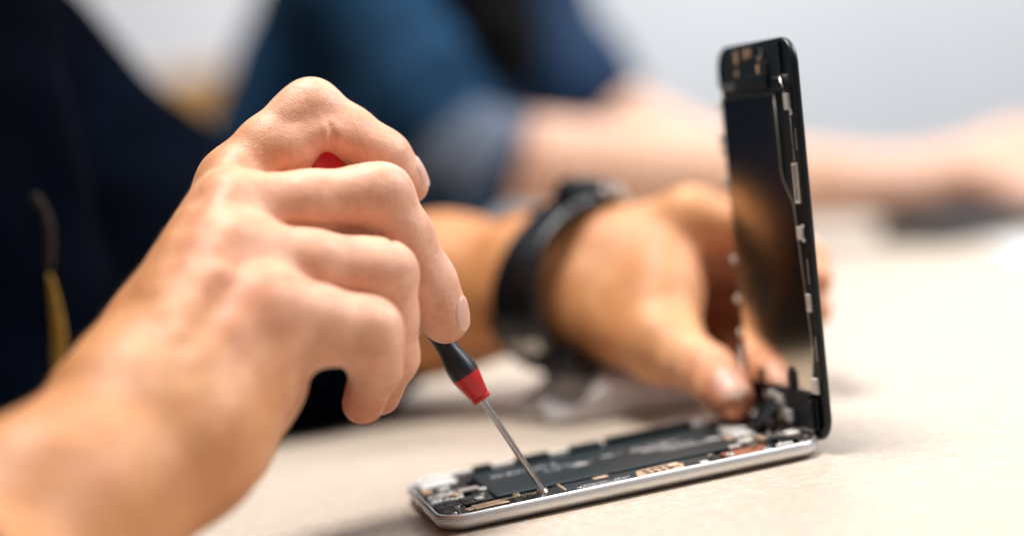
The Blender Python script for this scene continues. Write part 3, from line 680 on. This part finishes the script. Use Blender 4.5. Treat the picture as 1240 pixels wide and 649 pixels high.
own(nail(FL_r, mD, mT, unit(.92 * _r + .16 * _u - .42 * _f), .0125, .0112, None, back=.06))
own(nail(FL_r, iD, iT, unit(.80 * _r + .50 * _u - .12 * _f), .0115, .0105, None, back=.12))
own(nail(FL_l, hI, hT, unit(-.80 * _f + .12 * _u + .1 * _r), .0150, .0135, None, back=.02))
CLOTH = mat('navy_cloth', (.0005, .0015, .0045), .95, var=.35, scale=30, bump=.3, bscale=500, spec=.02)
cl = segs([P(482, 366, .784), le, P(178, 268, .93), P(20, 118, .96), shL], [.0385, .0530, .057, .060, .066]) + segs([elb + unit(shR - elb) * .01, (elb + shR) / 2, shR], [.043, .054, .066])
cl += segs([shR, chest0, shL], [.066, .13, .066]) + segs([chest0, chest1], [.142, .150])
Vc, Qc = blob((-.60, .20, -.48), (.02, 1.05, .52), .0055, cl, .03, wob=.0016, ws=55)
own(link('shirt', Vc, Qc, CLOTH))
HAIRC = mat('body_hair', (.035, .018, .010), .5, var=.2)
_ok = (Vr[:, 0] < P(300, 400, .5)[0]) ; _nv = np.zeros_like(Vr)
_e1, _e2 = Vr[Qr[:, 1]] - Vr[Qr[:, 0]], Vr[Qr[:, 3]] - Vr[Qr[:, 0]]; _fn = np.cross(_e1, _e2)
for i in range(4):
    for d in range(3): _nv[:, d] += np.bincount(Qr[:, i], _fn[:, d], len(Vr))
_nv /= np.linalg.norm(_nv, axis=1)[:, None] + 1e-12
_axd = unit(mM - elb); _sd = unit(np.cross(_axd, _u)); hv, hf = [], []
_pick = rng.choice(np.where(_ok)[0], 4200, replace=False)
for i in _pick:
    p0, n0 = Vr[i], _nv[i]
    if n0 @ _r > .55 or (n0 @ _u < -.45): continue
    if p0 @ _axd > (.55 * mM + .45 * rad) @ _axd and rng.random() < .75: continue
    d0 = unit(_axd * .8 + _sd * .5 + rng.normal(size=3) * .35); d0 = unit(d0 - n0 * (d0 @ n0) + n0 * .28); L0 = rng.uniform(.004, .0085); s0 = unit(np.cross(d0, n0)); b = len(hv)
    for t, w_, lift in ((0, 1, 0), (.5, .8, .0), (1, .25, -.25)):
        c = p0 + d0 * L0 * t + n0 * L0 * lift * .5
        for a in (0, 2.094, 4.189): hv.append(c + (s0 * math.cos(a) + n0 * math.sin(a)) * .000035 * w_)
    for k in (0, 3):
        for a in range(3): hf.append((b + k + a, b + k + (a + 1) % 3, b + k + 3 + (a + 1) % 3, b + k + 3 + a))
tag(own(link('arm_hair', np.array(hv), np.array(hf), HAIRC)), kind='stuff')
# yellow strap looped on the dark clothes
YEL = mat('yellow_webbing', (.34, .175, .012), .7, var=.2, scale=200, bump=.3, bscale=900)
BRN = mat('brown_webbing', (.035, .018, .008), .7, var=.2, scale=200)
def strap(name, m, pts, w, parent=None, wide=None):
    pts = [np.array(p) for p in pts]; V = []; Fc = []
    for i, p in enumerate(pts):
        s = unit(wide) if wide is not None else unit(np.cross(pts[min(i + 1, len(pts) - 1)] - pts[max(i - 1, 0)], _f)); ww = w[i] if isinstance(w, (list, tuple)) else w
        V += [p - s * ww, p + s * ww]
    for i in range(len(pts) - 1): Fc.append((2 * i, 2 * i + 1, 2 * i + 3, 2 * i + 2))
    o = link(name, V, Fc, m, parent); a = o.modifiers.new('s', 'SUBSURF'); a.levels = 2; a.render_levels = 2; b = o.modifiers.new('t', 'SOLIDIFY'); b.thickness = .0015; return o
yl = strap('lanyard', YEL, pp((60, 330, .66), (67, 365, .66), (72, 400, .66), (73, 430, .66), (66, 462, .66), (52, 492, .66), (34, 524, .66)), [.0010, .0018, .0028, .0030, .0028, .0026, .0020])
tag(yl, 'narrow yellow strap hanging in front of the dark clothes beside the front wrist', 'strap')
own(strap('loop', BRN, pp((40, 235, .66), (52, 250, .66), (60, 270, .66), (62, 295, .66), (60, 332, .66)), .0016), yl)
# ------------------------------------------------------------------ wristwatch on the left wrist
ax = unit(P(735, 332, .704) - P(625, 347, .760)); wc = P(692, 342, .724)
uy = unit(_u - ax * (ax @ _u)); ux = np.cross(uy, ax)      # uy up on the picture, ux towards / away
STRAP = mat('black_strap', (.002, .003, .005), .34, spec=.5, var=.3, scale=200, bump=.2, bscale=900)
wm = Matrix.Identity(4)
for i in range(3): wm[i][0], wm[i][1], wm[i][2], wm[i][3] = ux[i], uy[i], ax[i], wc[i]
watch = empty('wristwatch', wm, 'black wristwatch strapped round the wrist of the hand that holds the screen', 'watch')
tilt = .0                                                  # the band leans: its top sits nearer to the hand
def ring_r(a):                                              # distance from the axis to the skin
    d = math.cos(a) * ux + math.sin(a) * uy; lo_, hi_ = .008, .055
    for _ in range(24):
        m_ = (lo_ + hi_) / 2; q = wc + d * m_ + ax * (tilt * m_ * math.sin(a))
        if sample(FL_l, np.array([q]))[0] < 0: lo_ = m_
        else: hi_ = m_
    return lo_
V, Fc = [], []; NA = 72
prof = [(-.0180, .0002), (-.0185, .0022), (-.0170, .0046), (-.0150, .0040), (.0150, .0040), (.0170, .0046), (.0185, .0022), (.0180, .0002)]
for i in range(NA):
    a = 2 * math.pi * i / NA; rr = ring_r(a)
    for z, h in prof: V.append(((rr + h + .0004) * math.cos(a), (rr + h + .0004) * math.sin(a), z + tilt * rr * math.sin(a)))
k = len(prof)
for i in range(NA):
    for j in range(k): Fc.append((i * k + j, i * k + (j + 1) % k, ((i + 1) % NA) * k + (j + 1) % k, ((i + 1) % NA) * k + j))
link('strap', V, Fc, STRAP, watch)
def on_wrist(name, m, ang, z, w, l, t, bevel=.0012, lift=.0028, rnd=None):
    rr = ring_r(ang) + lift; bm = bmesh.new()
    c = Vector((rr * math.cos(ang), rr * math.sin(ang), z + tilt * rr * math.sin(ang)))
    bmesh.ops.create_cube(bm, size=1)
    bmesh.ops.transform(bm, matrix=Matrix.Translation(c) @ Matrix.Rotation(ang, 4, 'Z') @ Matrix.Diagonal((t, w, l, 1)), verts=bm.verts)
    return from_bm(name, bm, m, watch, bevel=bevel, seg=3)
def on_disc(name, m, ang, z, r, t, lift):
    rr = ring_r(ang) + lift; bm = bmesh.new()
    c = Vector((rr * math.cos(ang), rr * math.sin(ang), z + tilt * rr * math.sin(ang)))
    bmesh.ops.create_cone(bm, cap_ends=True, segments=40, radius1=r, radius2=r * .93, depth=t, matrix=Matrix.Translation(c) @ Matrix.Rotation(ang, 4, 'Z') @ Matrix.Rotation(math.pi / 2, 4, 'Y'))
    return from_bm(name, bm, m, watch, bevel=.0008, seg=2)
up_a = math.pi / 2 + (.30 if ux @ _f < 0 else -.30)
on_disc('watch_case', BLACK, up_a, .001, .0165, .0085, .0050); on_disc('watch_glass', GLASS, up_a, .001, .0140, .0012, .0100)
on_wrist('crown', STEEL, up_a, .0205, .0045, .0055, .0045, lift=.0052); on_wrist('lug', STEEL, up_a - .0, .0185, .016, .004, .003, lift=.004)
on_wrist('buckle', STEEL, 4.0, .0, .011, .022, .004, lift=.0026)
for dz_, an_ in ((.004, 4.72), (.010, 4.48), (.015, 4.24)): on_wrist('strap_link', STRAP, an_, dz_, .0125, .026, .0080, lift=.0055)

# ------------------------------------------------------------------ person sitting behind
DEN = mat('denim', (.009, .033, .072), .9, var=.75, scale=16, bump=.3, bscale=700, spec=.1)
DEN2 = mat('denim_far', (.003, .020, .058), .8, var=.3, scale=24, bump=.3, bscale=700, spec=.25)
CUFF = mat('denim_cuff_inside', (.085, .105, .15), .85, var=.15, scale=60, bump=.3, bscale=600)
e2, w2 = P(560, 190, 1.17), P(1110, 226, 1.20)
s2 = P(375, -170, 1.24); s3 = P(540, -190, 1.52); e3 = P(705, 130, 1.42); w3 = P(860, 196, 1.34)
b0, b1 = P(555, -260, 1.42), P(300, 560, 1.44)
core = segs([s2, e2, P(860, 212, 1.185), w2, P(1240, 196, 1.2)], [.045, .036, .030, .024, .030]) + segs([s3, e3, w3], [.042, .036, .027]) + segs([w3, P(930, 205, 1.33), P(985, 225, 1.32)], [.026, .024, .012])
core += segs([b0, b1], [.09, .10]) + segs([s2, b0, s3], [.05, .07, .05])
fing2 = []
for i in range(4): fing2 += segs([P(1215, 178 + 16 * i, 1.21 - .012 * i), P(1300, 172 + 20 * i, 1.20 - .012 * i), P(1350, 200 + 20 * i, 1.19 - .012 * i)], [.012, .010, .008])
fing2 += segs([P(1180, 215, 1.18), P(1250, 245, 1.16), P(1290, 250, 1.15)], [.014, .011, .009])
V2, Q2 = blob((-.42, .98, -.42), (.62, 1.68, .42), .005, core + fing2, .016)
T2 = paint(V2, (.66, .45, .335), [(P(690, 180, 1.2), .05, (.66, .42, .33), .7), (P(1200, 195, 1.2), .07, (.66, .43, .34), .7)])
person2 = empty('person', Matrix.Translation((-.17, 1.43, -.40)), 'person behind in blue denim shirt with long dark hair, bare forearm along the table', 'person')
bpy.context.view_layer.update()
own(link('body', V2, Q2, SKIN, tone=T2), person2)
sh = segs([s2, P(450, -10, 1.19), P(515, 110, 1.175), P(566, 190, 1.17)], [.07, .062, .056, .050]) + segs([s2, b0, s3], [.07, .105, .07]) + segs([b0, b1], [.105, .115])
Vs, Qs = blob((-.45, .98, -.44), (.22, 1.72, .45), .006, sh, .02, wob=.0022, ws=42)
# open the sleeve end so the arm comes out of it
own(link('denim_shirt', Vs, Qs, DEN), person2)
Vs, Qs = blob((-.30, 1.2, -.05), (.28, 1.75, .45), .006, segs([s3, P(630, 20, 1.46), P(704, 112, 1.41)], [.07, .062, .050]), .02, wob=.0020, ws=42)
own(link('far_sleeve', Vs, Qs, DEN2), person2)
c0, c1 = P(548, 172, 1.168), P(596, 204, 1.166)
Vs, Qs = blob((-.2, 1.0, -.05), (.16, 1.32, .25), .004, segs([c0, c1], [.0500, .047]), .01, wob=.0012, ws=60)
m_ = ((Vs - c0) @ unit(c1 - c0) > -.012) & ((Vs - c1) @ unit(c1 - c0) < .008); Qs = Qs[m_[Qs].all(1)]
own(link('rolled_cuff', Vs, Qs, CUFF), person2)
HAIR = mat('dark_hair', (.0008, .0009, .0016), .8, var=.4, scale=200, bump=.4, bscale=300, spec=.08)
hp = []
for i in range(9):
    o_ = rng.uniform(-1, 1); z_ = rng.uniform(-.03, .03)
    hp += segs([P(560 + 30 * o_, -160, 1.20 + z_), P(582 + 36 * o_, -10, 1.18 + z_), P(600 + 34 * o_, 40, 1.17 + z_), P(622 + 22 * o_, 88 + 14 * o_, 1.17 + z_)], [.030, .026, .018, .007])
Vs, Qs = blob((-.25, 1.0, .0), (.2, 1.4, .45), .004, hp, .006)
own(link('hair', Vs, Qs, HAIR), person2)
# ------------------------------------------------------------------ things lying about, out of focus
def flat_thing(name, m, px, py, w, d, h, rz, label, cat, r=.01):
    q = onz(px, py, 0); mw_ = Matrix.Translation((q[0], q[1], 0)) @ Matrix.Rotation(rz, 4, 'Z')
    bm = bmesh.new(); vs = [bm.verts.new((x / 1000, y / 1000, .0005)) for x, y in rrect(w * 1000, d * 1000, r * 1000, 6)]; f = bm.faces.new(vs)
    g = bmesh.ops.extrude_face_region(bm, geom=[f]); bmesh.ops.translate(bm, vec=(0, 0, h), verts=[v for v in g['geom'] if isinstance(v, bmesh.types.BMVert)])
    bmesh.ops.recalc_face_normals(bm, faces=bm.faces[:])
    o = from_bm(name, bm, m, bevel=min(.002, h * .3)); o.matrix_world = mw_; return tag(o, label, cat)
DEV = mat('dark_device', (.03, .033, .04), .4, var=.2, scale=60)
flat_thing('tablet', DEV, 1222, 272, .17, .085, .014, .42, 'dark flat device lying on the table under the resting hand at the right', 'device')
PAPER = mat('white_paper', (.56, .57, .60), .7, var=.02, scale=30)
flat_thing('paper_sheet', PAPER, 1268, 300, .055, .09, .0012, -.15, 'white paper sheet on the table at the right edge', 'paper', .002)
# crumpled tissue behind the phone
q = onz(768, 488, 0)
fl = Field((q[0] - .07, q[1] - .05, -.001), (q[0] + .075, q[1] + .06, .05), .0016)
ax_ = fl.axes(tuple(slice(0, n) for n in fl.n)); X, Y, Z = ax_[0][:, None, None], ax_[1][None, :, None], ax_[2][None, None, :]
u_, v_ = (X - q[0]) / .042, (Y - q[1]) / .028
hgt = .026 * np.exp(-(u_ ** 2 + v_ ** 2) * 1.1) * (1 + .35 * np.sin(150 * X + 60 * Y) + .25 * np.sin(210 * Y - 90 * X)) + .004
rad_ = np.sqrt(u_ ** 2 + v_ ** 2) - 1.15 - .12 * np.sin(5 * np.arctan2(v_, u_))
fl.F = np.maximum(np.maximum((Z - hgt) * .7, rad_ * .03), .0006 - Z).astype(np.float32)
Vs, Qs = nets(fl, 1)
tag(link('tissue', Vs, Qs, mat('white_tissue', (.62, .59, .60), .85, var=.06, scale=60, bump=.3, bscale=300)), 'crumpled white tissue lying on the table behind the phone, under the watch hand', 'tissue')
bm = bmesh.new(); add_box(bm, -1.6, -.42, 3.55, 3.595, -.1, 1.4, k=1)
tag(from_bm('wall_panel', bm, mat('white_panel', (.86, .86, .90), .6, var=.02, scale=4), bevel=.01), 'bright white panel on the back wall, seen between the two people', 'panel')
# wooden chair far behind, seen in the gap between the two people
ch = empty('wooden_chair', Matrix.Translation((-.52, 2.35, -.72)), 'yellowish wooden chair far behind, seen in the gap between the two people', 'chair')
WOOD = mat('yellow_wood', (.50, .27, .09), .5, var=.2, scale=12)
cb = P(238, 136, 2.35) - np.array(ch.location)
def cbox(name, x0, x1, y0, y1, z0, z1):
    bm = bmesh.new(); add_box(bm, x0, x1, y0, y1, z0, z1, k=1); return from_bm(name, bm, WOOD, ch, bevel=.006, seg=3)
bx, bz = cb[0], cb[2]
cbox('backrest', bx - .17, bx + .17, -.012, .012, bz - .06, bz + .055)
for s_ in (-1, 1): cbox('leg', bx + s_ * .185 - .014, bx + s_ * .185 + .014, -.015, .015, -.30, bz + .06); cbox('leg', bx + s_ * .185 - .014, bx + s_ * .185 + .014, .38, .41, -.30, .10)
cbox('seat', bx - .20, bx + .20, -.02, .42, .105, .13)

# ------------------------------------------------------------------ light: soft window and ceiling light, added warm fill and wall fill
w = bpy.data.worlds.new('World'); scene.world = w; w.use_nodes = True
bg = w.node_tree.nodes['Background']; bg.inputs['Color'].default_value = (.90, .94, 1.0, 1); bg.inputs['Strength'].default_value = .12
def area(name, loc, target, size, energy, colr, sy=None):
    l = bpy.data.lights.new(name, 'AREA'); l.shape = 'RECTANGLE'; l.size = size; l.size_y = sy or size; l.energy = energy; l.color = colr
    o = bpy.data.objects.new(name, l); COL.objects.link(o); o.location = loc
    o.rotation_euler = (Vector(target) - Vector(loc)).to_track_quat('-Z', 'Y').to_euler(); return o
area('window_light', (1.12, .70, .90), (.0, .58, .05), .45, 21, (.91, .96, 1.0))
area('ceiling_light', (-.12, .74, 1.5), (-.03, .58, 0), .5, 40, (1.0, .96, .90))
area('warm_fill', (-.80, -.25, .75), (-.05, .5, .06), .5, 2.4, (1.0, .62, .34))  # unseen warm fill, added to lift and warm the left side
area('back_wall_fill', (.9, 2.3, 2.0), (.9, 3.6, .3), 1.5, 84, (1.0, .985, .97))  # unseen fill, added only to brighten the back wall
